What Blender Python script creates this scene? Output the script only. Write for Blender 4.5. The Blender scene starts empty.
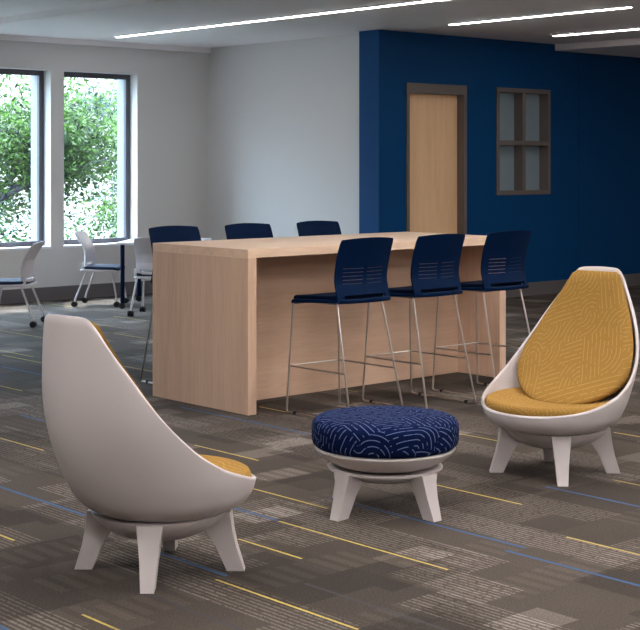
import bpy, bmesh, math, random
from mathutils import Vector, Matrix
PI = math.pi
R = math.radians
rnd = random.Random(7)
C = bpy.context.scene.collection
sc = bpy.context.scene

# ------------------------------------------------------------------ helpers
def tag(o, label=None, cat=None, group=None, kind=None):
    if label: o['label'] = label
    if cat: o['category'] = cat
    if group: o['group'] = group
    if kind: o['kind'] = kind
    return o

def root(name, label, cat, loc, rz=0.0, group=None):
    o = bpy.data.objects.new(name, None)
    C.objects.link(o)
    o.empty_display_size = 0.1
    o.location = loc
    o.rotation_euler = (0, 0, rz)
    return tag(o, label, cat, group)

def part(name, bm, mat, parent=None, smooth=True, angle=35, kind=None):
    me = bpy.data.meshes.new(name)
    bmesh.ops.recalc_face_normals(bm, faces=bm.faces)
    bm.to_mesh(me)
    bm.free()
    me.materials.append(mat)
    if smooth:
        me.polygons.foreach_set('use_smooth', [True] * len(me.polygons))
        try:
            me.set_sharp_from_angle(angle=R(angle))
        except Exception:
            pass
    o = bpy.data.objects.new(name, me)
    C.objects.link(o)
    if parent:
        o.parent = parent
    if kind:
        o['kind'] = kind
    return o

def struct(name, bm, mat, parent=None, smooth=False):
    return part(name, bm, mat, parent, smooth, kind=None if parent else 'structure')

def copy_tree(o, parent=None):
    c = o.copy()
    C.objects.link(c)
    c.parent = parent
    for ch in list(o.children):
        copy_tree(ch, c)
    return c

def box(bm, x0, x1, y0, y1, z0, z1, bev=0.0):
    g = bmesh.ops.create_cube(bm, size=1.0)
    vs = g['verts']
    for v in vs:
        v.co = Vector(((x0 + x1) / 2 + v.co.x * (x1 - x0), (y0 + y1) / 2 + v.co.y * (y1 - y0), (z0 + z1) / 2 + v.co.z * (z1 - z0)))
    if bev > 0:
        es = list({e for v in vs for e in v.link_edges})
        bmesh.ops.bevel(bm, geom=es, offset=bev, segments=2, profile=0.6, affect='EDGES')
    return bm

def B(*args, bev=0.0):
    bm = bmesh.new()
    return box(bm, *args, bev=bev)

def hexa(bm, bot, top, bev=0.0):
    vb = [bm.verts.new(p) for p in bot]
    vt = [bm.verts.new(p) for p in top]
    n = len(vb)
    bm.faces.new(vb[::-1]); bm.faces.new(vt)
    for i in range(n):
        bm.faces.new((vb[i], vb[(i + 1) % n], vt[(i + 1) % n], vt[i]))
    if bev > 0:
        es = list({e for v in vb + vt for e in v.link_edges})
        bmesh.ops.bevel(bm, geom=es, offset=bev, segments=3, profile=0.6, affect='EDGES')

def rounded(pts, rad, n=4, closed=False):
    out = []
    m = len(pts)
    P = [Vector(p) for p in pts]
    for i in range(m):
        if not closed and i in (0, m - 1):
            out.append(P[i]); continue
        a, b, c = P[i - 1], P[i], P[(i + 1) % m]
        r1 = min(rad, (a - b).length * .45); r2 = min(rad, (c - b).length * .45)
        p0 = b + (a - b).normalized() * r1
        p1 = b + (c - b).normalized() * r2
        for k in range(n + 1):
            t = k / n
            out.append((1 - t) ** 2 * p0 + 2 * t * (1 - t) * b + t * t * p1)
    return out

def tube(bm, pts, rad, seg=8, closed=False):
    P = [Vector(p) for p in pts]
    m = len(P)
    rads = rad if isinstance(rad, (list, tuple)) else [rad] * m
    rings = []
    up = None
    for i in range(m):
        if closed:
            t = (P[(i + 1) % m] - P[i - 1]).normalized()
        elif i == 0: t = (P[1] - P[0]).normalized()
        elif i == m - 1: t = (P[-1] - P[-2]).normalized()
        else: t = ((P[i + 1] - P[i]).normalized() + (P[i] - P[i - 1]).normalized()).normalized()
        if up is None:
            up = Vector((0, 0, 1)) if abs(t.z) < .9 else Vector((1, 0, 0))
        a = (up - t * up.dot(t))
        if a.length < 1e-4:
            a = Vector((1, 0, 0)) - t * t.x
        a.normalize(); up = a
        b = t.cross(a)
        rings.append([bm.verts.new(P[i] + (a * math.cos(2 * PI * k / seg) + b * math.sin(2 * PI * k / seg)) * rads[i]) for k in range(seg)])
    for i in range(m if closed else m - 1):
        r0, r1 = rings[i], rings[(i + 1) % m]
        for k in range(seg):
            bm.faces.new((r0[k], r0[(k + 1) % seg], r1[(k + 1) % seg], r1[k]))
    if not closed:
        bm.faces.new(rings[0][::-1]); bm.faces.new(rings[-1])

def lathe(bm, prof, seg=48, cx=0, cy=0):
    """prof: list of (r,z); r==0 at an end closes it."""
    rings = []
    for r, z in prof:
        if r < 1e-5:
            rings.append([bm.verts.new((cx, cy, z))])
        else:
            rings.append([bm.verts.new((cx + r * math.cos(2 * PI * k / seg), cy + r * math.sin(2 * PI * k / seg), z)) for k in range(seg)])
    for a, b in zip(rings[:-1], rings[1:]):
        for k in range(seg):
            k2 = (k + 1) % seg
            if len(a) == 1: bm.faces.new((a[0], b[k2], b[k]))
            elif len(b) == 1: bm.faces.new((a[k], a[k2], b[0]))
            else: bm.faces.new((a[k], a[k2], b[k2], b[k]))
    return bm

def lerp_tab(tab, x, i=1):
    if x <= tab[0][0]: return tab[0][i]
    if x >= tab[-1][0]: return tab[-1][i]
    for k in range(len(tab) - 1):
        if tab[k][0] <= x <= tab[k + 1][0]:
            # catmull-rom on non-uniform table
            x0, y0 = tab[k][0], tab[k][i]; x1, y1 = tab[k + 1][0], tab[k + 1][i]
            d = (y1 - y0) / (x1 - x0)
            m0 = d if k == 0 else .5 * (d + (y0 - tab[k - 1][i]) / (x0 - tab[k - 1][0]))
            m1 = d if k + 2 >= len(tab) else .5 * (d + (tab[k + 2][i] - y1) / (tab[k + 2][0] - x1))
            t = (x - x0) / (x1 - x0); h = x1 - x0
            return (2 * t**3 - 3 * t**2 + 1) * y0 + (t**3 - 2 * t**2 + t) * h * m0 + (-2 * t**3 + 3 * t**2) * y1 + (t**3 - t**2) * h * m1

# ------------------------------------------------------------------ materials
def srgb(r, g, b):
    f = lambda c: (c / 255 / 12.92) if c / 255 <= .04045 else ((c / 255 + .055) / 1.055) ** 2.4
    return (f(r), f(g), f(b), 1.0)

class NT:
    def __init__(s, name):
        s.m = bpy.data.materials.new(name); s.m.use_nodes = True
        s.t = s.m.node_tree; s.n = s.t.nodes; s.l = s.t.links
        s.bsdf = s.n['Principled BSDF']
    def node(s, typ, **kw):
        n = s.n.new(typ)
        for k, v in kw.items(): setattr(n, k, v)
        return n
    def set(s, sock, v):
        if hasattr(v, 'is_output') or isinstance(v, bpy.types.NodeSocket): s.l.new(v, sock)
        else: sock.default_value = v
    def math(s, op, a, b=None, c=None, clamp=False):
        n = s.node('ShaderNodeMath', operation=op); n.use_clamp = clamp
        s.set(n.inputs[0], a)
        if b is not None: s.set(n.inputs[1], b)
        if c is not None: s.set(n.inputs[2], c)
        return n.outputs[0]
    def mix(s, f, a, b, blend='MIX'):
        n = s.node('ShaderNodeMix', data_type='RGBA', blend_type=blend)
        s.set(n.inputs[0], f); s.set(n.inputs[6], a); s.set(n.inputs[7], b)
        return n.outputs[2]
    def noise(s, vec, scale, detail=3, rough=.55, dim='3D'):
        n = s.node('ShaderNodeTexNoise', noise_dimensions=dim)
        if vec is not None: s.l.new(vec, n.inputs['Vector'])
        n.inputs['Scale'].default_value = scale; n.inputs['Detail'].default_value = detail; n.inputs['Roughness'].default_value = rough
        return n.outputs['Fac']
    def mapping(s, vec, scale=(1, 1, 1), rot=(0, 0, 0), loc=(0, 0, 0)):
        n = s.node('ShaderNodeMapping'); s.l.new(vec, n.inputs[0])
        n.inputs['Scale'].default_value = scale; n.inputs['Rotation'].default_value = rot; n.inputs['Location'].default_value = loc
        return n.outputs[0]
    def ramp(s, f, stops):
        n = s.node('ShaderNodeValToRGB'); s.l.new(f, n.inputs[0])
        e = n.color_ramp.elements
        while len(e) < len(stops): e.new(.5)
        for i, (p, c) in enumerate(stops): e[i].position = p; e[i].color = c
        return n.outputs[0]
    def bump(s, h, strength=.2, dist=.002):
        n = s.node('ShaderNodeBump'); s.l.new(h, n.inputs['Height'])
        n.inputs['Strength'].default_value = strength; n.inputs['Distance'].default_value = dist
        s.l.new(n.outputs[0], s.bsdf.inputs['Normal'])
    def coord(s, k='Object'):
        return s.node('ShaderNodeTexCoord').outputs[k]

def plain(name, col, rough=.5, metal=0.0, var=.04, scale=6, bump=0.0, spec=None):
    t = NT(name)
    co = t.coord()
    n = t.noise(co, scale, 4)
    dark = tuple(c * (1 - var) for c in col[:3]) + (1,)
    lite = tuple(min(1, c * (1 + var)) for c in col[:3]) + (1,)
    t.l.new(t.mix(n, dark, lite), t.bsdf.inputs['Base Color'])
    t.bsdf.inputs['Roughness'].default_value = rough
    t.bsdf.inputs['Metallic'].default_value = metal
    if spec is not None: t.bsdf.inputs['Specular IOR Level'].default_value = spec
    if bump: t.bump(t.noise(co, 180, 3), bump, .001)
    return t.m

def wood(name, c1, c2, scale, rough=.45):
    t = NT(name)
    co = t.coord()
    m1 = t.mapping(co, scale)
    n1 = t.noise(m1, 1.0, 5, .6)
    n2 = t.noise(t.mapping(co, tuple(s * 6 for s in scale)), 1.0, 3, .7)
    n3 = t.noise(t.mapping(co, tuple(s * .22 for s in scale)), 1.0, 2, .5)
    f = t.math('ADD', t.math('MULTIPLY', n1, .45), t.math('MULTIPLY', n2, .3))
    f = t.math('ADD', f, t.math('MULTIPLY', n3, .25))
    col = t.ramp(f, [(.33, c1), (.66, c2)])
    t.l.new(col, t.bsdf.inputs['Base Color'])
    t.bsdf.inputs['Roughness'].default_value = rough
    t.bump(f, .05, .001)
    return t.m

M = {}
M['wall'] = plain('painted_wall_grey', srgb(208, 206, 204), .75, var=.015, scale=1.5, bump=.05)
M['ceiling'] = plain('ceiling_paint', srgb(244, 240, 240), .9, var=.012, scale=2)
M['blue'] = plain('painted_wall_blue', srgb(0, 62, 112), .6, var=.03, scale=1.2, bump=.05, spec=.15)
M['base'] = plain('baseboard_charcoal', srgb(98, 94, 95), .6)
M['white'] = plain('white_trim_paint', srgb(225, 226, 230), .5, var=.01)
M['jamb'] = plain('outer_jamb_paint', srgb(128, 130, 144), .6)
M['dark_frame'] = plain('window_frame_charcoal', srgb(78, 76, 84), .45)
M['taupe'] = plain('door_frame_taupe', srgb(104, 96, 92), .5)
M['plastic'] = plain('moulded_plastic_warm_white', srgb(199, 191, 190), .38, var=.012, scale=3)
M['navy'] = plain('navy_plastic', srgb(0, 24, 56), .6, var=.06, spec=.07)
M['navy_seat'] = plain('navy_seat_fabric', srgb(0, 14, 38), .9, var=.15, scale=60, bump=.2, spec=.1)
M['blue_seat'] = plain('blue_seat_fabric', srgb(14, 34, 66), .85, var=.12, scale=60, bump=.2)
M['steel'] = plain('brushed_steel_tube', srgb(205, 198, 192), .28, metal=1.0)
M['white_metal'] = plain('light_grey_metal', srgb(196, 192, 194), .4, var=.02)
M['black'] = plain('black_rubber', srgb(20, 20, 24), .6)
M['white_shell'] = plain('light_grey_chair_shell', srgb(205, 200, 204), .45, var=.02)
M['top_white'] = plain('white_laminate', srgb(232, 232, 236), .35, var=.01)
M['wood_side'] = wood('beech_laminate_upright_grain', srgb(188, 154, 131), srgb(218, 186, 161), (14, 14, .8))
M['wood_top'] = wood('beech_laminate_long_grain', srgb(204, 172, 146), srgb(230, 202, 176), (1.0, 14, 14))
M['wood_panel'] = wood('beech_laminate_panel', srgb(188, 154, 130), srgb(214, 182, 156), (.8, 10, 10))
M['door_wood'] = wood('oak_door_veneer', srgb(226, 182, 136), srgb(246, 208, 166), (12, 12, .6))
M['bark'] = wood('tree_bark', srgb(40, 38, 46), srgb(84, 82, 96), (6, 6, 2), .9)

# clear glass
t = NT('clear_glass')
tp = t.node('ShaderNodeBsdfTransparent'); tp.inputs[0].default_value = (.95, .97, .97, 1)
gl = t.node('ShaderNodeBsdfGlossy'); gl.inputs['Roughness'].default_value = 0.0
mx = t.node('ShaderNodeMixShader'); mx.inputs[0].default_value = .04; t.l.new(tp.outputs[0], mx.inputs[1]); t.l.new(gl.outputs[0], mx.inputs[2])
t.l.new(mx.outputs[0], t.n['Material Output'].inputs[0])
M['glass'] = t.m
# opaque interior window pane; its grey-blue stands in for reflection and the room behind
t = NT('opaque_pane_painted_view')
t.l.new(t.mix(t.noise(t.coord(), 3, 3), srgb(124, 142, 152), srgb(136, 153, 163)), t.bsdf.inputs['Base Color'])
t.bsdf.inputs['Roughness'].default_value = .35
M['painted_pane'] = t.m
# diffusers: slim strip lamps, and wide fill panels added to light the furniture
for nm_, st_ in (('lamp', 26.0), ('fill_panel', 30.0)):
    t = NT(nm_ + '_diffuser')
    t.bsdf.inputs['Base Color'].default_value = (1, 1, 1, 1)
    t.bsdf.inputs['Emission Color'].default_value = (1.0, .955, .93, 1)
    t.bsdf.inputs['Emission Strength'].default_value = st_
    M[nm_] = t.m

# leaves
def leafmat(name, a, b):
    t = NT(name)
    n = t.node('ShaderNodeNewGeometry')
    c = t.mix(n.outputs['Random Per Island'], a, b)
    t.l.new(c, t.bsdf.inputs['Base Color'])
    t.bsdf.inputs['Roughness'].default_value = .5
    tr = t.node('ShaderNodeBsdfTranslucent')
    t.l.new(c, tr.inputs[0])
    mx = t.node('ShaderNodeMixShader'); mx.inputs[0].default_value = .4
    t.l.new(t.bsdf.outputs[0], mx.inputs[1]); t.l.new(tr.outputs[0], mx.inputs[2])
    t.l.new(mx.outputs[0], t.n['Material Output'].inputs[0])
    return t.m
M['leaf'] = leafmat('leaves_green', srgb(8, 24, 10), srgb(84, 116, 52))
M['leaf_pale'] = leafmat('leaves_blue_green', srgb(18, 34, 30), srgb(92, 116, 104))
M['lawn'] = plain('lawn_grass', srgb(64, 70, 64), .9, var=.3, scale=8)

# hatch fabric: squares of straight and curved stitches, on the UV of each cushion
def hatch(name, base, base2, line, cell, nlines, width, amount):
    t = NT(name)
    uv = t.coord('UV')
    nz = t.node('ShaderNodeTexNoise'); t.l.new(uv, nz.inputs['Vector'])
    nz.inputs['Scale'].default_value = 5; nz.inputs['Detail'].default_value = 1
    warp = t.node('ShaderNodeVectorMath', operation='MULTIPLY_ADD')
    t.l.new(nz.outputs['Color'], warp.inputs[0]); warp.inputs[1].default_value = (.018, .018, 0); t.l.new(uv, warp.inputs[2])
    sp = t.mapping(warp.outputs[0], (1 / cell, 1 / cell, 1), (0, 0, .35))
    fl = t.node('ShaderNodeVectorMath', operation='FLOOR'); t.l.new(sp, fl.inputs[0])
    fr = t.node('ShaderNodeVectorMath', operation='FRACTION'); t.l.new(sp, fr.inputs[0])
    wn = t.node('ShaderNodeTexWhiteNoise', noise_dimensions='2D'); t.l.new(fl.outputs[0], wn.inputs['Vector'])
    sx = t.node('ShaderNodeSeparateXYZ'); t.l.new(fr.outputs[0], sx.inputs[0])
    def dist(cx, cy):
        d = t.node('ShaderNodeVectorMath', operation='DISTANCE'); t.l.new(fr.outputs[0], d.inputs[0]); d.inputs[1].default_value = (cx, cy, 0)
        return d.outputs['Value']
    r = wn.outputs['Value']
    v = sx.outputs[0]
    for thr, alt in ((.3, sx.outputs[1]), (.58, dist(0, 0)), (.74, dist(1, 1)), (.88, dist(.5, 0))):
        g = t.math('GREATER_THAN', r, thr)
        m = t.node('ShaderNodeMix', data_type='FLOAT')
        t.l.new(g, m.inputs[0]); t.l.new(v, m.inputs[2]); t.l.new(alt, m.inputs[3])
        v = m.outputs[0]
    f = t.math('FRACT', t.math('MULTIPLY', v, nlines))
    d = t.math('ABSOLUTE', t.math('SUBTRACT', f, .5))
    ln = t.math('SUBTRACT', 1.0, t.math('DIVIDE', d, width), clamp=True)
    ln = t.math('MULTIPLY', t.math('POWER', ln, .5), amount, clamp=True)
    br = t.noise(uv, 30, 1)
    ln = t.math('MULTIPLY', ln, t.math('GREATER_THAN', br, .42))
    c0 = t.mix(t.noise(uv, 90, 3), base, base2)
    t.l.new(t.mix(ln, c0, line), t.bsdf.inputs['Base Color'])
    t.bsdf.inputs['Roughness'].default_value = .95
    t.bsdf.inputs['Specular IOR Level'].default_value = .06
    t.bump(t.math('ADD', t.noise(uv, 400, 2), ln), .25, .001)
    return t.m
M['mustard'] = hatch('mustard_patterned_fabric', srgb(142, 108, 52), srgb(156, 120, 64), srgb(190, 156, 96), .115, 5.0, .10, .6)
M['navy_hatch'] = hatch('navy_patterned_fabric', srgb(4, 15, 48), srgb(10, 25, 64), srgb(120, 138, 182), .14, 5.0, .085, .75)

# carpet: planks run along Y, 0.25 wide, patches and pin stripes, coloured yarn lines
def carpet():
    t = NT('carpet_planks')
    co = t.coord()
    sep = t.node('ShaderNodeSeparateXYZ'); t.l.new(co, sep.inputs[0])
    X, Y = sep.outputs[0], sep.outputs[1]
    def comb(a, b):
        c = t.node('ShaderNodeCombineXYZ'); t.set(c.inputs[0], a); t.set(c.inputs[1], b); return c.outputs[0]
    def cellrand(ix, iy):
        w = t.node('ShaderNodeTexWhiteNoise', noise_dimensions='2D'); t.l.new(comb(ix, iy), w.inputs['Vector']); return w
    def grid(cx, cy, ox, oy, stagger):
        ix = t.math('FLOOR', t.math('DIVIDE', t.math('ADD', X, ox), cx))
        yy = t.math('ADD', t.math('DIVIDE', t.math('ADD', Y, oy), cy), t.math('MULTIPLY', ix, stagger))
        iy = t.math('FLOOR', yy)
        return ix, iy, cellrand(ix, iy)
    base = t.noise(co, 1.1, 3)
    val = t.math('MULTIPLY', base, .25)
    # big tonal blocks
    _, _, w1 = grid(.5, 1.02, .03, .01, .5)
    val = t.math('ADD', val, t.math('MULTIPLY', w1.outputs['Value'], .20))
    # patches longer across the planks
    _, _, w2 = grid(.30, .19, .09, .03, .37)
    s2 = t.math('GREATER_THAN', w2.outputs['Value'], .9)
    val = t.math('ADD', val, t.math('MULTIPLY', s2, .26))
    _, _, w5 = grid(.62, .22, .2, .07, .23)
    s5 = t.math('GREATER_THAN', w5.outputs['Value'], .72)
    # wide bars (split along Y) fading out of the patches
    bars = t.math('GREATER_THAN', t.math('FRACT', t.math('DIVIDE', X, .082)), .45)
    val = t.math('ADD', val, t.math('MULTIPLY', t.math('MULTIPLY', s5, bars), .10))
    # fine pin stripes along Y in random blocks
    _, _, w3 = grid(.25, .51, 0, .2, .41)
    s3 = t.math('GREATER_THAN', w3.outputs['Value'], .45)
    pin = t.math('GREATER_THAN', t.math('FRACT', t.math('DIVIDE', X, .026)), .55)
    dash = t.math('GREATER_THAN', t.noise(t.mapping(co, (60, 40, 1)), 1.0, 2), .42)
    val = t.math('ADD', val, t.math('MULTIPLY', t.math('MULTIPLY', s3, t.math('MULTIPLY', pin, dash)), .32))
    # dark blocks
    _, _, w4 = grid(.44, .33, .11, .17, .29)
    val = t.math('SUBTRACT', val, t.math('MULTIPLY', t.math('GREATER_THAN', w4.outputs['Value'], .7), .13))
    # pile grain
    val = t.math('ADD', val, t.math('MULTIPLY', t.math('SUBTRACT', t.noise(co, 130, 2, .7), .5), .7))
    col = t.ramp(val, [(.0, srgb(50, 44, 40)), (.45, srgb(86, 78, 71)), (1.0, srgb(156, 146, 140))])
    Ys = [(4.225, 3.98, 5.03), (3.45, 3.68, 4.49), (2.824, 4.0, 4.46), (3.895, 4.49, 4.91), (5.294, 4.51, 5.32), (4.551, 5.06, 5.74), (5.004, 6.13, 6.71), (4.978, 3.0, 3.99), (6.055, 3.7, 4.55), (4.274, 7.15, 7.72), (3.159, 5.53, 6.2), (6.135, 10.29, 10.93), (6.114, 6.8, 7.48), (6.401, 5.62, 5.97), (7.126, 4.7, 5.35), (7.711, 10.96, 11.62), (8.571, 12.32, 12.93)]
    Bs = [(4.709, 3.99, 5.21), (4.615, 3.0, 4.02), (5.677, 3.9, 4.68), (5.717, 6.52, 7.82), (3.63, 5.66, 6.8), (3.513, 4.5, 5.0), (4.229, 5.04, 5.37), (5.787, 9.58, 10.33), (4.762, 7.78, 8.26), (2.536, 4.2, 4.6)]
    Ks = [(3.145, 3.6, 4.52), (3.675, 3.3, 4.22)]
    wob = t.math('MULTIPLY', t.math('SUBTRACT', t.noise(co, 40, 2), .5), .006)
    Xw = t.math('ADD', X, wob)
    def lines(segs, hw):
        acc = None
        for u, v0, v1 in segs:
            a = t.math('LESS_THAN', t.math('ABSOLUTE', t.math('SUBTRACT', Xw, u)), hw)
            b = t.math('LESS_THAN', t.math('ABSOLUTE', t.math('SUBTRACT', Y, (v0 + v1) / 2)), (v1 - v0) / 2)
            m = t.math('MULTIPLY', a, b)
            acc = m if acc is None else t.math('MAXIMUM', acc, m)
        return acc
    # sparse random yarn lines elsewhere (beyond the mapped part of the floor)
    far = t.math('GREATER_THAN', t.math('ADD', t.math('MULTIPLY', X, .66), t.math('MULTIPLY', Y, .75)), 9.6)
    near = t.math('LESS_THAN', t.math('ADD', t.math('MULTIPLY', X, .66), t.math('MULTIPLY', Y, .75)), 4.6)
    outside = t.math('MAXIMUM', far, near)
    ix, iy, w6 = grid(.25, 1.02, .1, .3, .37)
    fx = t.math('FRACT', t.math('DIVIDE', t.math('ADD', Xw, .1), .25))
    onl = t.math('LESS_THAN', t.math('ABSOLUTE', t.math('SUBTRACT', fx, .5)), .022)
    ry = t.math('MULTIPLY', t.math('MULTIPLY', onl, outside), t.math('GREATER_THAN', w6.outputs['Value'], .93))
    rb = t.math('MULTIPLY', t.math('MULTIPLY', onl, outside), t.math('LESS_THAN', w6.outputs['Value'], .06))
    ym = t.math('MAXIMUM', lines(Ys, .0062), ry)
    bm_ = t.math('MAXIMUM', lines(Bs, .010), rb)
    col = t.mix(t.math('MULTIPLY', lines(Ks, .009), .8), col, srgb(66, 64, 68))
    col = t.mix(t.math('MULTIPLY', bm_, .85), col, srgb(60, 92, 132))
    col = t.mix(t.math('MULTIPLY', ym, .82), col, srgb(200, 176, 92))
    t.l.new(col, t.bsdf.inputs['Base Color'])
    t.bsdf.inputs['Roughness'].default_value = .95
    t.bsdf.inputs['Specular IOR Level'].default_value = .15
    t.bump(t.noise(co, 160, 3), .5, .004)
    return t.m
M['carpet'] = carpet()

# ------------------------------------------------------------------ room shell
WV = 14.9      # window wall plane (y)
U0, V0 = -3.0, -4.0
UG = 11.33     # grey wall plane (x)
BV = 11.55     # blue wall plane (y)
BU = 11.146    # free end of the blue wall
UR = 19.0
bm = bmesh.new(); box(bm, U0, UR, V0, WV, -.1, 0)
struct('floor', bm, M['carpet'])

bm = bmesh.new()
box(bm, 7.7, 14.19, V0, WV, 3.1, 3.4)
box(bm, U0, 7.7, V0, WV, 3.17, 3.4)
box(bm, 14.19, UR, V0, WV, 3.02, 3.4)
struct('ceiling', bm, M['ceiling'])
# shallow dropped strip under the ceiling along the windows
struct('trim_1', B(U0, UG, WV - .05, WV, 3.035, 3.1), M['ceiling'])

# window wall with openings
WZ0, WZ1 = .635, 2.72
wins = []
u1 = 10.23
for k in range(6):  # windows past the view continue the row, added for their daylight
    wins.append((u1 - 1.05, u1)); u1 -= 1.23
wins = wins[::-1]
bm = bmesh.new()
T = .34
box(bm, U0, UG + .3, WV, WV + T, 0, WZ0)
box(bm, U0, UG + .3, WV, WV + T, WZ1, 3.4)
e = U0
for a, b in wins:
    box(bm, e, a, WV, WV + T, WZ0, WZ1); e = b
box(bm, e, UG + .3, WV, WV + T, WZ0, WZ1)
struct('wall_left', bm, M['wall'])
for i, (a, b) in enumerate(wins):
    fy0, fy1 = WV + .16, WV + .21
    fw = .062
    bm = bmesh.new()
    box(bm, a, a + fw, fy0, fy1, WZ0, WZ1); box(bm, b - fw, b, fy0, fy1, WZ0, WZ1)
    box(bm, a + fw, b - fw, fy0, fy1, WZ0, WZ0 + fw); box(bm, a + fw, b - fw, fy0, fy1, WZ1 - fw, WZ1)
    w = struct('window_%d' % (i + 1), bm, M['dark_frame'])
    # pale outer reveal of the frame
    bm = bmesh.new()
    box(bm, a + .0, a + fw * .9, fy1, WV + T + .02, WZ0, WZ1); box(bm, b - fw * .9, b, fy1, WV + T + .02, WZ0, WZ1)
    part('outer_jamb', bm, M['jamb'], w, False)
    part('glass_pane', B(a + fw, b - fw, fy0 + .02, fy0 + .026, WZ0 + fw, WZ1 - fw), M['glass'], w, False)
    part('window_sill', B(a - .0, b + .0, WV - .02, fy0, WZ0 - .025, WZ0 + .004), M['white'], w, False)
struct('baseboard_left', B(U0, UG, WV - .015, WV, 0, .16), M['base'])
# grey end wall
struct('wall_back', B(UG, UG + .2, BV + .32, WV, 0, 3.1), M['wall'])
struct('baseboard_back', B(UG - .015, UG, BV + .32, WV - .015, 0, .16), M['base'])

# blue wall with door and interior window openings
DU0, DU1, DZ = 11.565, 12.555, 2.527
IU0, IU1, IZ0, IZ1 = 13.09, 14.09, 1.237, 2.528
bm = bmesh.new()
yb0, yb1 = BV, BV + .32
box(bm, BU, DU0, yb0, yb1, 0, 3.1)
box(bm, DU0, DU1, yb0, yb1, DZ, 3.1)
box(bm, DU1, IU0, yb0, yb1, 0, 3.1)
box(bm, IU0, IU1, yb0, yb1, 0, IZ0)
box(bm, IU0, IU1, yb0, yb1, IZ1, 3.1)
box(bm, IU1, 14.66, yb0, yb1, 0, 3.1)
box(bm, 14.672, UR, yb0, yb1, 0, 3.1)
box(bm, 14.66, 14.672, yb0 + .012, yb1, 0, 3.1)
struct('wall_right', bm, M['blue'])
bm = bmesh.new()
box(bm, BU - .012, DU0, BV - .015, BV, 0, .16); box(bm, DU1, UR, BV - .015, BV, 0, .16)
struct('baseboard_right', bm, M['base'])
# door: frame + recessed leaf
bm = bmesh.new()
box(bm, DU0, DU0 + .045, BV - .02, BV + .2, 0, DZ)
box(bm, DU1 - .045, DU1, BV - .02, BV + .2, 0, DZ)
box(bm, DU0 + .045, DU1 - .045, BV - .02, BV + .2, DZ - .11, DZ)
d = struct('door_1', bm, M['taupe'])
part('door_leaf', B(DU0 + .047, DU1 - .047, BV + .09, BV + .135, .01, DZ - .112), M['door_wood'], d, False)
# interior window 2x2
bm = bmesh.new()
f = .052
y0, y1 = BV - .012, BV + .15
box(bm, IU0, IU0 + f, y0, y1, IZ0, IZ1); box(bm, IU1 - f, IU1, y0, y1, IZ0, IZ1)
box(bm, IU0 + f, IU1 - f, y0, y1, IZ0, IZ0 + f); box(bm, IU0 + f, IU1 - f, y0, y1, IZ1 - f, IZ1)
mu = (IU0 + IU1) / 2; mz = 1.865
box(bm, mu - .028, mu + .028, y0, y1, IZ0 + f, IZ1 - f)
box(bm, IU0 + f, mu - .028, y0, y1, mz - .028, mz + .028); box(bm, mu + .028, IU1 - f, y0, y1, mz - .028, mz + .028)
w = struct('window_7', bm, M['taupe'])
for a, b in ((IU0 + f, mu - .028), (mu + .028, IU1 - f)):
    for c, dd in ((IZ0 + f, mz - .028), (mz + .028, IZ1 - f)):
        part('glass_pane', B(a, b, BV + .125, BV + .133, c, dd), M['painted_pane'], w, False)
# closing walls behind the camera
struct('wall_front', B(U0 - .2, UR, V0 - .2, V0, 0, 3.4), M['wall'])
struct('wall_side', B(U0 - .2, U0, V0, WV, 0, 3.4), M['wall'])
struct('wall_end', B(UR, UR + .2, V0, BV + .32, 0, 3.4), M['wall'])

# ------------------------------------------------------------------ ceiling lights
def ceiling_light(u, v0, v1, z, label, group=None, hw=.022, mat='lamp'):
    r = root('ceiling_light', label, 'ceiling light', (u, (v0 + v1) / 2, z), 0, group)
    h = (v1 - v0) / 2
    bm = bmesh.new()
    for s in (-1, 1):
        box(bm, min(s * hw, s * (hw + .012)), max(s * hw, s * (hw + .012)), -h, h, -.012, 0)
        box(bm, -hw - .012, hw + .012, min(s * h, s * (h - .014)), max(s * h, s * (h - .014)), -.012, 0)
    part('housing', bm, M['white'], r, False)
    part('diffuser', B(-hw, hw, -h + .014, h - .014, -.018, -.002), M[mat], r, False)
ceiling_light(9.46, 8.4, 14.2, 3.1, 'longest linear ceiling light, nearest the daylight windows')
ceiling_light(11.25, 8.24, 10.58, 3.1, 'linear ceiling light in front of the blue wall above the wooden door')
ceiling_light(13.14, 8.3, 10.72, 3.1, 'linear ceiling light at the right, short visible piece nearest the dropped ceiling')
for u, z in ((1.2, 3.17), (4.3, 3.17), (7.2, 3.17), (11.25, 3.1), (14.9, 3.02)):  # unseen wide panels, added to brighten the furniture from above
    for v in (-1.5, 2.2, 5.6):
        if .6646 * u + .7472 * (v + 1.2) > 12.9: continue
        ceiling_light(u, v - 1.2, v + 1.2, z, 'wide ceiling panel added out of view behind and above the viewer as fill light', 'added fill panels out of view', .15, 'fill_panel')

# ------------------------------------------------------------------ bar-height table
TU0, TU1, TV0, TV1, TH = 5.826, 8.32, 7.244, 8.30, 1.067
cx, cy = (TU0 + TU1) / 2, (TV0 + TV1) / 2
L, W = TU1 - TU0, TV1 - TV0
r = root('bar_table', 'long bar-height table of pale beech laminate with full panel ends', 'table', (cx, cy, 0))
part('tabletop', B(-L / 2, L / 2, -W / 2, W / 2, TH - .055, TH, bev=.0015), M['wood_top'], r, False)
for s in (-1, 1):
    part('end_panel', B(min(s * L / 2, s * (L / 2 - .07)), max(s * L / 2, s * (L / 2 - .07)), -W / 2, W / 2, 0.004, TH - .0555, bev=.0015), M['wood_side'], r, False)
part('centre_panel', B(-L / 2 + .0705, L / 2 - .0705, -.1, -.07, 0.004, TH - .0555), M['wood_panel'], r, False)

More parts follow.
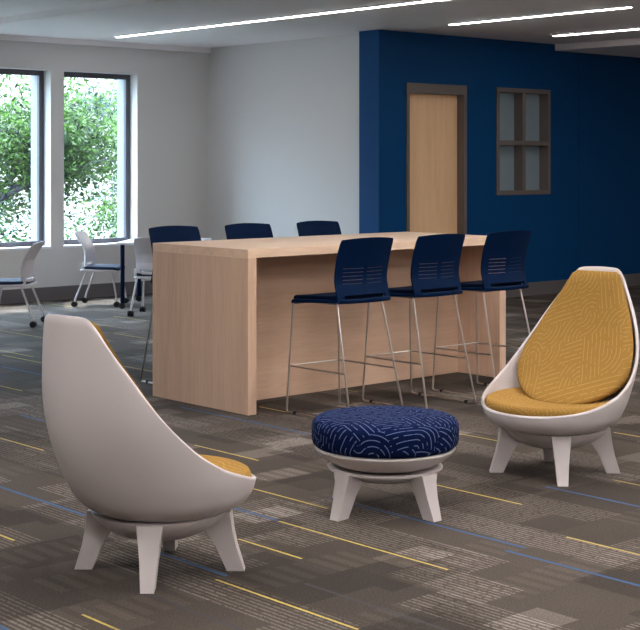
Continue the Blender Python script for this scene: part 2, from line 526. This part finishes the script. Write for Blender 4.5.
# ------------------------------------------------------------------ chair backs and pads
def pad(bm, hw, y0, y1, z0, z1, rc=.05, edge=.012, deform=None, n=6):
    """rounded-rectangle cushion"""
    def outline(ins):
        pts = []
        x = hw - ins; ya = y0 + ins; yb = y1 - ins; r_ = max(rc - ins, .004)
        for (sx, cyy, a0) in ((x - r_, yb - r_, 0), (-(x - r_), yb - r_, 90), (-(x - r_), ya + r_, 180), (x - r_, ya + r_, 270)):
            for k in range(n + 1):
                a = R(a0 + 90 * k / n)
                pts.append((sx + r_ * math.cos(a), cyy + r_ * math.sin(a)))
        return pts
    prof = [(edge * 3, z0), (edge, z0), (edge * .3, z0 + edge * .3), (0, z0 + edge), (0, z1 - edge), (edge * .3, z1 - edge * .3), (edge, z1), (edge * 3, z1 + .001), (hw * .5, z1 + .002)]
    rings = []
    for ins, z in prof:
        ring = []
        for x, y in outline(ins):
            zz = z + (deform(x, y) if deform else 0)
            ring.append(bm.verts.new((x, y, zz)))
        rings.append(ring)
    m = len(rings[0])
    for a, b in zip(rings[:-1], rings[1:]):
        for k in range(m): bm.faces.new((a[k], a[(k + 1) % m], b[(k + 1) % m], b[k]))
    bm.faces.new(rings[0][::-1]); bm.faces.new(rings[-1])

def backrest(bm, hw_tab, y_tab, z0, z1, th, wrap, slots=True):
    """curved, slotted back; slots are real openings"""
    tl = [0, .03, .07, .10, .13, .18]
    tl += [.30, .306, .36, .366, .42, .426, .48, .486, .54, .546]
    tl += [.65, .75, .85, .93, .97, .99, 1.0]
    sl = [-1, -.97, -.88, -.78, -.6, -.4, -.2, -.05, .05, .2, .4, .6, .78, .88, .97, 1]
    V = {}
    for side in (0, 1):
        for i, tt in enumerate(tl):
            for j, s in enumerate(sl):
                hw = lerp_tab(hw_tab, tt)
                # rounded top corners
                if tt > .93: hw *= 1 - .035 * ((tt - .93) / .07) ** 2
                x = s * hw
                y = lerp_tab(y_tab, tt) + wrap * (s * s) + (th / 2 if side else -th / 2)
                z = z0 + (z1 - z0) * tt + (.012 * (1 - s * s) if tt > .95 else 0)
                V[side, i, j] = bm.verts.new((x, y, z))
    def hole(i, j):
        if not slots: return False
        a = tl[i]
        s0, s1 = sl[j], sl[j + 1]
        if i in (2, 3) and s0 >= -.79 and s1 <= .79: return True
        if i in (6, 8, 10, 12, 14) and ((s0 >= -.79 and s1 <= -.04) or (s0 >= .04 and s1 <= .79)): return True
        return False
    nI, nJ = len(tl) - 1, len(sl) - 1
    solid = {(i, j) for i in range(nI) for j in range(nJ) if not hole(i, j)}
    for (i, j) in solid:
        bm.faces.new((V[0, i, j], V[0, i, j + 1], V[0, i + 1, j + 1], V[0, i + 1, j]))
        bm.faces.new((V[1, i, j], V[1, i + 1, j], V[1, i + 1, j + 1], V[1, i, j + 1]))
        for (di, dj, p, q) in ((-1, 0, (i, j), (i, j + 1)), (1, 0, (i + 1, j + 1), (i + 1, j)), (0, -1, (i + 1, j), (i, j)), (0, 1, (i, j + 1), (i + 1, j + 1))):
            if (i + di, j + dj) not in solid:
                bm.faces.new((V[0, p[0], p[1]], V[1, p[0], p[1]], V[1, q[0], q[1]], V[0, q[0], q[1]]))

# ------------------------------------------------------------------ bar stool
def make_stool():
    r = root('bar_stool', 'x', 'bar stool', (0, 0, 0), 0, None)
    rt = .0065
    for s in (-1, 1):
        for leg_y0, leg_y1, nm in ((.285, .262, 'f'), (-.325, -.16, 'b')):
            bm = bmesh.new()
            a = Vector((s * .235, leg_y0, rt)); b = Vector((s * .195, leg_y1, .733))
            k = .035
            runner = Vector((s * .235, leg_y0 - math.copysign(.05, leg_y0), rt))
            tube(bm, rounded([runner, a, b], .02, 4), rt)
            part('leg', bm, M['steel'], r)
        bm = bmesh.new()
        tube(bm, [(s * .235, -.276, rt), (s * .235, .236, rt)], rt)
        run = part('floor_runner', bm, M['steel'], r)
        for gy in (-.235, .2):
            part('glide', lathe(bmesh.new(), [(0, 0), (.011, 0), (.013, .004), (.013, .022), (0, .023)], 12, s * .235, gy), M['black'], run)
    # foot ring, horizontal, three sides
    def at(s, yb, yt, z):
        q = (z - rt) / (.733 - rt)
        return Vector((s * (.235 - .04 * q), yb + (yt - yb) * q, z))
    z = .305
    F = [at(1, -.325, -.16, z), at(1, .285, .262, z), at(-1, .285, .262, z), at(-1, -.325, -.16, z)]
    bm = bmesh.new(); tube(bm, rounded(F, .025, 4), .0052)
    part('foot_rail', bm, M['steel'], r)
    # under-seat crossbars
    bm = bmesh.new()
    tube(bm, [(-.195, .262, .730), (-.195, -.16, .730)], rt); tube(bm, [(.195, .262, .730), (.195, -.16, .730)], rt)
    tube(bm, [(-.195, .2, .730), (.195, .2, .730)], rt); tube(bm, [(-.195, -.12, .730), (.195, -.12, .730)], rt)
    part('seat_frame', bm, M['steel'], r)
    dish = lambda x, y: -.010 * math.cos(x / .22 * PI / 2) - .022 * max(0, (y - .16) / .12) ** 2 + .012 * max(0, -(y) / .16)
    bm = bmesh.new(); pad(bm, .222, -.245, .285, .727, .751, .05, .009, dish)
    part('seat_shell', bm, M['navy'], r)
    bm = bmesh.new(); pad(bm, .208, -.19, .275, .751, .776, .045, .011, dish)
    part('seat_cushion', bm, M['navy_seat'], r)
    bm = bmesh.new()
    backrest(bm, [(0, .226), (.35, .226), (.7, .228), (1, .226)], [(0, -.238), (.15, -.222), (.35, -.205), (.6, -.218), (.8, -.240), (1, -.270)], .738, 1.14, .012, .035)
    part('backrest', bm, M['navy'], r)
    return r
stool = make_stool()
near = [(6.335, 6.90, 'navy bar stool nearest the ottoman, leftmost on the near side of the wooden table'),
        (7.015, 6.90, 'navy bar stool in the middle of the near row at the wooden table'),
        (7.70, 6.90, 'navy bar stool at the right end of the near row, beside the mustard-cushioned lounge chair')]
far = [(6.39, 8.6, 'navy bar stool behind the left end of the wooden table, back and one leg showing'),
       (7.10, 8.6, 'navy bar stool behind the wooden table, middle one of the far row'),
       (7.83, 8.6, 'navy bar stool behind the wooden table, rightmost of the far row')]
for i, (u, v, lab) in enumerate(near + far):
    o = stool if i == 0 else copy_tree(stool)
    o.location = (u, v, 0)
    o.rotation_euler = (0, 0, 0 if i < 3 else PI)
    o['label'] = lab
    o['group'] = 'bar stools around the tall wooden table'

# ------------------------------------------------------------------ white mobile chair on casters
def make_mobile():
    r = root('caster_chair', 'x', 'chair', (0, 0, 0), 0, None)
    for s in (-1, 1):
        for yb, yt in ((.235, .17), (-.25, -.12)):
            bm = bmesh.new()
            tube(bm, [(s * .24, yb, .055), (s * .235, yb + (yt - yb) * .1, .1), (s * .205, yt, .400)], .0115)
            lg = part('leg', bm, M['white_metal'], r)
            bm = bmesh.new()
            for e_ in (-.017, .017):
                n0 = len(bm.verts)
                c_ = bmesh.ops.create_cone(bm, cap_ends=True, segments=20, radius1=.031, radius2=.031, depth=.022)
                bmesh.ops.rotate(bm, verts=c_['verts'], matrix=Matrix.Rotation(PI / 2, 3, 'Y'))
                bmesh.ops.translate(bm, verts=c_['verts'], vec=(s * .24 + e_, yb, .031))
            box(bm, s * .24 - .006, s * .24 + .006, yb - .012, yb + .012, .025, .06)
            part('caster', bm, M['black'], lg)
    dish = lambda x, y: -.008 * math.cos(x / .24 * PI / 2) - .018 * max(0, (y - .14) / .1) ** 2
    bm = bmesh.new(); pad(bm, .235, -.2, .25, .397, .420, .06, .009, dish)
    for s in (-1, 1):   # uprights sweeping into the back
        tube(bm, rounded([(s * .212, -.05, .407), (s * .214, -.165, .41), (s * .212, -.155, .50)], .05, 5), .013)
    part('seat_shell', bm, M['white_shell'], r)
    bm = bmesh.new(); pad(bm, .215, -.17, .24, .420, .455, .055, .014, dish)
    part('seat_cushion', bm, M['blue_seat'], r)
    bm = bmesh.new()
    backrest(bm, [(0, .205), (.4, .215), (.7, .222), (1, .205)], [(0, -.185), (.35, -.175), (.6, -.20), (.8, -.245), (1, -.30)], .44, .825, .013, .05)
    part('backrest', bm, M['white_shell'], r)
    return r
fr = lambda X, D: (.7472 * X + .6646 * D, -.6646 * X + .7472 * D)   # right/forward metres -> room axes
YAW = math.atan2(-.6646, .7472)
mob = make_mobile()
for i, (X, D, ang, lab) in enumerate([
        (-3.07, 14.55, 88, 'white caster chair with blue seat at the far left, facing away from the small table'),
        (-2.50, 16.58, -95, 'white caster chair with blue seat under the right window, drawn up to the small table'),
        (-1.73, 15.55, -8, 'white caster chair partly hidden behind the end of the wooden bar table')]):
    o = mob if i == 0 else copy_tree(mob)
    x, y = fr(X, D)
    o.location = (x, y, 0)
    o.rotation_euler = (0, 0, YAW + R(ang))
    o['label'] = lab
    o['group'] = 'white caster chairs by the windows'

# small white-topped table with navy legs
x, y = fr(-1.74, 16.55)
r = root('meeting_table', 'small white-topped table on navy caster legs beside the windows', 'table', (x, y, 0), YAW - R(5))
part('tabletop', B(-.48, .42, -.52, .52, .715, .742, bev=.006), M['top_white'], r)
for sx in (-.42, .36):
    for sy in (-.45, .42):
        bm = bmesh.new(); tube(bm, [(sx, sy, .06), (sx, sy, .715)], .024, 12)
        lg = part('leg', bm, M['navy'], r)
        bm = bmesh.new()
        c_ = bmesh.ops.create_cone(bm, cap_ends=True, segments=20, radius1=.033, radius2=.033, depth=.05)
        bmesh.ops.rotate(bm, verts=c_['verts'], matrix=Matrix.Rotation(PI / 2, 3, 'X'))
        bmesh.ops.translate(bm, verts=c_['verts'], vec=(sx, sy, .033))
        part('caster', bm, M['black'], lg)

# ------------------------------------------------------------------ lounge seating base
def base_parts(r, rot, top=.243, ring=.268, foot=.312):
    bm = bmesh.new()
    lathe(bm, [(0, .130), (.08, .133), (.15, .148), (.20, .170), (.245, .205), (ring, top - .012), (ring + .003, top - .004), (ring - .006, top), (ring - .03, top - .002), (.20, top - .012), (0, top - .016)], 72)
    part('base', bm, M['plastic'], r)
    for k in range(4):
        a = rot + k * PI / 2
        c, s = math.cos(a), math.sin(a)
        def P(rr, t, z): return (rr * c - t * s, rr * s + t * c, z)
        bm = bmesh.new()
        levels = [(.0, foot + .028, foot - .042, .026), (.10, foot - .004, foot - .085, .034), (.165, foot - .018, foot - .125, .041), (top - .004, ring + .016, foot - .16, .050)]
        rings = []
        for z, ro, ri, h in levels:
            rings.append([bm.verts.new(P(ro, -h, z)), bm.verts.new(P(ro, h, z)), bm.verts.new(P(ri, h * .9, z)), bm.verts.new(P(ri, -h * .9, z))])
        for A, Bq in zip(rings[:-1], rings[1:]):
            for q in range(4): bm.faces.new((A[q], A[(q + 1) % 4], Bq[(q + 1) % 4], Bq[q]))
        bm.faces.new(rings[0][::-1]); bm.faces.new(rings[-1])
        es = [e_ for e_ in bm.edges if e_.calc_face_angle(0) > .5]
        bmesh.ops.bevel(bm, geom=es, offset=.007, segments=3, profile=.6, affect='EDGES')
        part('leg', bm, M['plastic'], r, angle=50)

# ------------------------------------------------------------------ egg lounge chair
RT = [  # z, half width a, half depth b, centre y
    (.236, .215, .215, .02), (.243, .255, .258, .025), (.256, .287, .295, .03), (.285, .330, .338, .026), (.35, .368, .375, .016), (.45, .392, .396, -.010),
    (.55, .404, .400, -.042), (.65, .400, .388, -.078), (.75, .378, .358, -.122), (.85, .345, .314, -.171), (.95, .303, .268, -.222), (1.05, .255, .222, -.275)]
RIM = [(-.60, 1.045), (-.49, 1.043), (-.465, 1.032), (-.45, 1.0), (-.42, .92), (-.378, .83), (-.30, .69), (-.17, .545), (-.03, .455), (.10, .405), (.22, .37), (.34, .348), (.43, .34)]
def rz(y): return lerp_tab(RIM, y)
def shell_pt(phi, z, inset=0.0):
    a = lerp_tab(RT, z, 1) - inset; b = lerp_tab(RT, z, 2) - inset; c = lerp_tab(RT, z, 3)
    return a * math.sin(phi), c + b * math.cos(phi)
def rim_z(phi):
    lo, hi = .25, 1.045
    for _ in range(40):
        z = (lo + hi) / 2
        x, y = shell_pt(phi, z)
        if z < rz(y): lo = z
        else: hi = z
    return (lo + hi) / 2
def inner_floor(x, y):
    return .235 + .35 * (x * x + y * y)
def make_lounge(name_label, loc, face_dir, leg_rot):
    ang = math.atan2(face_dir[1], face_dir[0]) - PI / 2
    r = root('lounge_chair', name_label, 'lounge chair', (loc[0], loc[1], 0), ang, 'egg-shaped lounge chairs')
    N, K, TH_ = 120, 40, .017
    bm = bmesh.new()
    rim = [rim_z(2 * PI * k / N) for k in range(N)]
    outer, inner = [], []
    for s in range(K + 1):
        q = s / K
        ro, ri = [], []
        for k in range(N):
            phi = 2 * PI * k / N
            z = .236 + (rim[k] - .236) * q ** 1.35
            x, y = shell_pt(phi, z)
            ro.append(bm.verts.new((x, y, z)))
            zi = z
            x, y = shell_pt(phi, zi, TH_)
            ri.append(bm.verts.new((x, y, z + .016 * (1 - q) ** 2)))
        outer.append(ro); inner.append(ri)
    lip = []
    for k in range(N):
        a_, b_ = outer[-1][k].co, inner[-1][k].co
        lip.append(bm.verts.new((a_ + b_) / 2 + Vector((0, 0, .008))))
    for A in (outer, inner):
        for a_, b_ in zip(A[:-1], A[1:]):
            for k in range(N):
                k2 = (k + 1) % N
                bm.faces.new((a_[k], a_[k2], b_[k2], b_[k]))
    for k in range(N):
        k2 = (k + 1) % N
        bm.faces.new((outer[-1][k], outer[-1][k2], lip[k2], lip[k]))
        bm.faces.new((lip[k], lip[k2], inner[-1][k2], inner[-1][k]))
    bm.faces.new(outer[0][::-1]); bm.faces.new(inner[0])
    part('shell', bm, M['plastic'], r, angle=60)
    # back cushion: thick egg-shaped pad spanning the opening from rim to rim
    bm = bmesh.new()
    uvl = bm.loops.layers.uv.new('uv')
    uvs = {}
    NR, NA = 12, 96
    YL = [(.345, .045), (.40, -.02), (.45, -.088), (.54, -.165), (.69, -.275), (.83, -.350), (.92, -.390), (1.035, -.430)]
    def inner_hw(z, y):
        a_ = lerp_tab(RT, z, 1) - TH_; b_ = lerp_tab(RT, z, 2) - TH_; c_ = lerp_tab(RT, z, 3)
        q_ = (y - c_) / b_
        return a_ * math.sqrt(max(0, 1 - q_ * q_))
    ZB, ZT = .350, 1.033
    def halfw(z):
        egg = .385 * max(0, 1 - ((.60 - z) / .252) ** 2) ** .58 if z < .60 else 1
        i_ = inner_hw(z, lerp_tab(YL, z)) - .010
        return max(0, -math.log(math.exp(-32 * egg) + math.exp(-32 * i_)) / 32)
    out = []
    for k in range(NA):
        a_ = 2 * PI * k / NA
        ca, sa = math.cos(a_), math.sin(a_)
        # march from the centre to the outline
        lo_, hi_ = 0, 1
        for _ in range(30):
            m_ = (lo_ + hi_) / 2
            x_, z_ = ca * m_, .66 + sa * m_
            ok = ZB < z_ < ZT and abs(x_) < halfw(z_)
            if ok and z_ > ZT - .03:
                cw = halfw(ZT - .03) - .03
                if abs(x_) > cw and math.hypot(abs(x_) - cw, z_ - (ZT - .03)) > .03: ok = False
            if ok: lo_ = m_
            else: hi_ = m_
        out.append((ca * lo_, sa * lo_))
    prof = [(.0, .022), (.2, .022), (.4, .021), (.6, .0195), (.75, .017), (.86, .013), (.93, .008), (.97, .003), (.99, -.003), (1.0, -.012), (1.0, -.03), (.97, -.045), (.88, -.055), (.6, -.06), (.0, -.06)]
    rings = []
    for rr, off in prof:
        ring = []
        for k in range(NA if rr > 0 else 1):
            ox, oz = out[k]
            x_, z_ = ox * rr, .66 + oz * rr
            y_ = lerp_tab(YL, z_)
            if off < 0: off_ = off * (1 - .72 * min(1, max(0, (z_ - .72) / .22)))
            else: off_ = off
            if rr >= .85 and off < -.002:   # keep the flank inside the shell
                hw_ = inner_hw(z_, y_ + off_ - .012) - .010
                x_ = max(-hw_, min(hw_, x_))
            v = bm.verts.new((x_, y_ - .004 + off_ * .85, z_ + off_ * .5)); uvs[v] = (x_, z_ + .3); ring.append(v)
        rings.append(ring)
    for A, Bq in zip(rings[:-1], rings[1:]):
        for k in range(NA):
            k2 = (k + 1) % NA
            if len(A) == 1: bm.faces.new((A[0], Bq[k], Bq[k2]))
            elif len(Bq) == 1: bm.faces.new((A[k], A[k2], Bq[0]))
            else: bm.faces.new((A[k], A[k2], Bq[k2], Bq[k]))
    for f_ in bm.faces:
        for l_ in f_.loops: l_[uvl].uv = uvs[l_.vert]
    part('back_cushion', bm, M['mustard'], r, angle=70)
    # seat cushion: crescent in the front of the bowl, hollowed behind for the back cushion
    bm = bmesh.new()
    uvl = bm.loops.layers.uv.new('uv')
    uvs = {}
    zz_ = .365
    a_ = lerp_tab(RT, zz_, 1) - TH_ - .005; b_ = lerp_tab(RT, zz_, 2) - TH_ - .005; c_ = lerp_tab(RT, zz_, 3)
    ol = []
    for k in range(81):
        ph = R(-122 + 244 * k / 80)
        ol.append(Vector((a_ * math.sin(ph), c_ + b_ * math.cos(ph))))
    e1, e0 = ol[-1], ol[0]
    for k in range(1, 30):
        t_ = k / 30
        x_ = e1.x + (e0.x - e1.x) * t_
        q_ = abs(x_) / abs(e1.x)
        ol.append(Vector((x_ * .985, e1.y + (.0 - e1.y) * (1 - q_ ** 2.2))))
    for _ in range(3):
        ol = [(ol[k - 1] + ol[k] * 2 + ol[(k + 1) % len(ol)]) / 4 for k in range(len(ol))]
    n_ = len(ol)
    nrm = []
    for k in range(n_):
        d_ = (ol[(k + 1) % n_] - ol[k - 1]).normalized()
        nrm.append(Vector((-d_.y, d_.x)))
    if nrm[40].y > 0: nrm = [-q for q in nrm]
    def ztop(x, y):
        q_ = min(1.15, math.hypot(x, y - .02) / .34)
        return .366 + .036 * q_ ** 3 - .008 * max(0, y / .38)
    prof = [(.03, -.085), (.006, -.07), (0, -.052), (-.002, -.035), (0, -.022), (.006, -.010), (.015, -.003), (.030, .001), (.05, .003)]
    rings = []
    for ins, dz in prof:
        ring = []
        for k in range(n_):
            p_ = ol[k] + nrm[k] * ins
            v = bm.verts.new((p_.x, p_.y, ztop(p_.x, p_.y) + dz)); ring.append(v)
            q_ = ol[k] - nrm[k] * (max(0, -dz) - ins)
            uvs[v] = (q_.x, q_.y)
        rings.append(ring)
    for t_ in (.15, .3, .45, .6, .75, .9, .98):
        ring = []
        for k in range(n_):
            p_ = (ol[k] + nrm[k] * .05).lerp(Vector((0, .14)), t_)
            v = bm.verts.new((p_.x, p_.y, ztop(p_.x, p_.y) + .003)); ring.append(v); uvs[v] = (p_.x, p_.y)
        rings.append(ring)
    for A, Bq in zip(rings[:-1], rings[1:]):
        for k in range(n_):
            bm.faces.new((A[k], A[(k + 1) % n_], Bq[(k + 1) % n_], Bq[k]))
    bm.faces.new(rings[0][::-1]); bm.faces.new(rings[-1])
    for f_ in bm.faces:
        for l_ in f_.loops: l_[uvl].uv = uvs[l_.vert]
    part('seat_cushion', bm, M['mustard'], r, angle=70)
    base_parts(r, leg_rot - ang)
    return r
def camdir(deg):  # direction, degrees from 'towards the viewer', positive to the right
    a = R(deg)
    X, D = math.sin(a), -math.cos(a)
    x, y = fr(X, D)
    return (x, y)
def cang(deg):
    x, y = camdir(deg); return math.atan2(y, x)
make_lounge('egg-shaped lounge chair seen from behind, its pale shell turned to the viewer', fr(-.640, 5.80), camdir(137), cang(-2))
make_lounge('egg-shaped lounge chair facing the room, mustard cushions in full view', fr(1.231, 7.61), camdir(-41), cang(-2))

# ------------------------------------------------------------------ ottoman
x, y = fr(.306, 6.806)
r = root('ottoman', 'round ottoman with navy patterned cushion on four white legs', 'ottoman', (x, y, 0), 0)
bm = bmesh.new()
lathe(bm, [(0, .2075), (.20, .2075), (.24, .220), (.283, .243), (.315, .268), (.330, .288), (.328, .296), (.318, .298), (.29, .290), (0, .290)], 84)
part('shell', bm, M['plastic'], r)
base_parts(r, cang(43), top=.207, foot=.305)
bm = bmesh.new()
uvl = bm.loops.layers.uv.new('uv')
prof = [(0, .296), (.30, .296), (.325, .300), (.341, .316), (.345, .335), (.3455, .385), (.343, .405), (.334, .421), (.318, .430), (.29, .436), (.2, .444), (.1, .448), (0, .449)]
bmt = lathe(bm, prof, 84)
def ottuv(v):
    rr = math.hypot(v.co.x, v.co.y)
    L_ = rr + (max(0, .43 - v.co.z) if rr > .28 else 0)
    if rr < 1e-6: return (0, 0)
    return (v.co.x / rr * L_, v.co.y / rr * L_)
for f_ in bm.faces:
    for l_ in f_.loops: l_[uvl].uv = ottuv(l_.vert)
part('cushion', bm, M['navy_hatch'], r, angle=60)

# ------------------------------------------------------------------ outside: lawn and trees
struct('lawn', B(-10, 30, WV + T + .02, 45, -.4, -.3), M['lawn'])
def tree(x, y, h, rad, nleaf, mat, label, seed, low=.0, size=(.06, .12)):
    g = random.Random(seed)
    r = root('tree', label, 'tree', (x, y, -.3), 0, 'trees outside the windows')
    bm = bmesh.new()
    tips = []
    cl = []
    def grow(p, d, ln, rad_, lev):
        pts = [p.copy()]; q = p.copy(); dd = d.copy()
        n = 5
        for i in range(n):
            dd = (dd + Vector((g.uniform(-.22, .22), g.uniform(-.22, .22), g.uniform(-.08, .14)))).normalized()
            q = q + dd * ln / n
            pts.append(q.copy())
        tube(bm, pts, [rad_ * (1 - .11 * i) for i in range(n + 1)], 6)
        if lev <= 2: tips.extend(pts[2:])
        if lev > 0:
            for k in range(4 if lev > 1 else 3):
                s = pts[g.randint(2, n)]
                a_ = g.uniform(0, 2 * PI)
                nd = (dd * .55 + Vector((math.cos(a_), math.sin(a_), g.uniform(-.15, .6))) * .8).normalized()
                grow(s, nd, ln * g.uniform(.6, .85), rad_ * .5, lev - 1)
    grow(Vector((0, 0, 0)), Vector((g.uniform(-.1, .1), 0, 1)), h * .36, .085 * h / 4, 3)
    part('trunk', bm, M['bark'], r)
    bm = bmesh.new()
    cl = [g.choice(tips) for _ in range(120)] + [Vector((g.uniform(-1.6, 1.6), g.uniform(-1, 1), low + g.uniform(.1, 1.3))) for _ in range(30)]
    for i in range(nleaf):
        t_ = g.choice(cl)
        c = t_ + Vector((g.gauss(0, .22), g.gauss(0, .22), g.gauss(0, .13))) * rad
        if c.z < low: c.z = low + g.uniform(0, .8)
        ln = g.uniform(*size); w_ = ln * .42
        ax = Vector((g.gauss(0, 1), g.gauss(0, 1), g.gauss(-.3, .7))).normalized()
        sd = ax.cross(Vector((g.gauss(0, 1), g.gauss(0, 1), g.gauss(0, 1)))).normalized()
        nn = ax.cross(sd) * (w_ * .25)
        v = [bm.verts.new(c), bm.verts.new(c + ax * ln * .5 + sd * w_ / 2 + nn), bm.verts.new(c + ax * ln), bm.verts.new(c + ax * ln * .5 - sd * w_ / 2 + nn)]
        bm.faces.new((v[0], v[1], v[2])); bm.faces.new((v[0], v[2], v[3]))
    me = bpy.data.meshes.new('foliage'); bm.to_mesh(me); bm.free(); me.materials.append(mat)
    o = bpy.data.objects.new('foliage', me); C.objects.link(o); o.parent = r
    return r
for X, D, h_, n_, mt, lab, sd in (
        (-5.3, 20.9, 5.4, 26000, 'leaf', 'leafy green tree filling the left window, thick bluish branches', 3),
        (-2.6, 24.4, 5.8, 26000, 'leaf', 'leafy green tree filling the right window', 11),
        (-7.6, 27.5, 6.0, 26000, 'leaf_pale', 'paler blue-green tree further back, seen past the left crown', 5),
        (-3.2, 30.0, 6.0, 26000, 'leaf_pale', 'paler blue-green tree furthest back, seen low in the right window', 8)):
    x, y = fr(X, D)
    tree(x, y, h_, 1.25, n_, M[mt], lab, sd, .1)

# ------------------------------------------------------------------ daylight
w = bpy.data.worlds.new('World'); sc.world = w
w.use_nodes = True
bg = w.node_tree.nodes['Background']
wn_, wl_ = w.node_tree.nodes, w.node_tree.links
tc_ = wn_.new('ShaderNodeTexCoord'); sp_ = wn_.new('ShaderNodeSeparateXYZ'); wl_.new(tc_.outputs['Generated'], sp_.inputs[0])
cr_ = wn_.new('ShaderNodeValToRGB'); wl_.new(sp_.outputs[2], cr_.inputs[0])
cr_.color_ramp.elements[0].position = .06; cr_.color_ramp.elements[0].color = (.075, .083, .09, 1)
cr_.color_ramp.elements[1].position = .45; cr_.color_ramp.elements[1].color = (.62, .80, 1.0, 1)
wl_.new(cr_.outputs[0], bg.inputs[0])
bg.inputs[1].default_value = 28.0
s = bpy.data.lights.new('sun', 'SUN'); s.energy = 10; s.angle = R(2); s.color = (1, .96, .9)
so = bpy.data.objects.new('sun', s); C.objects.link(so)
so.rotation_euler = Vector((.25, .42, .87)).normalized().to_track_quat('Z', 'Y').to_euler()

# ------------------------------------------------------------------ camera
cam = bpy.data.cameras.new('camera'); co = bpy.data.objects.new('camera', cam); C.objects.link(co)
cam.sensor_fit = 'HORIZONTAL'; cam.sensor_width = 36.0
cam.lens = 1450 / 640 * 36
cam.shift_x = 0.0
cam.shift_y = -(315 - 163) / 640
cam.clip_end = 200
co.location = (0, 0, 1.622)
co.rotation_euler = (PI / 2, 0, YAW)
sc.camera = co

vs = sc.view_settings
sc.display_settings.display_device = 'sRGB'
vs.view_transform = 'Standard'; vs.look = 'None'; vs.gamma = 1.0; vs.exposure = 0.08
vs.use_curve_mapping = False
sc.cycles.use_denoising = True
sc.cycles.max_bounces = 8
sc.cycles.diffuse_bounces = 5
sc.cycles.sample_clamp_indirect = 8
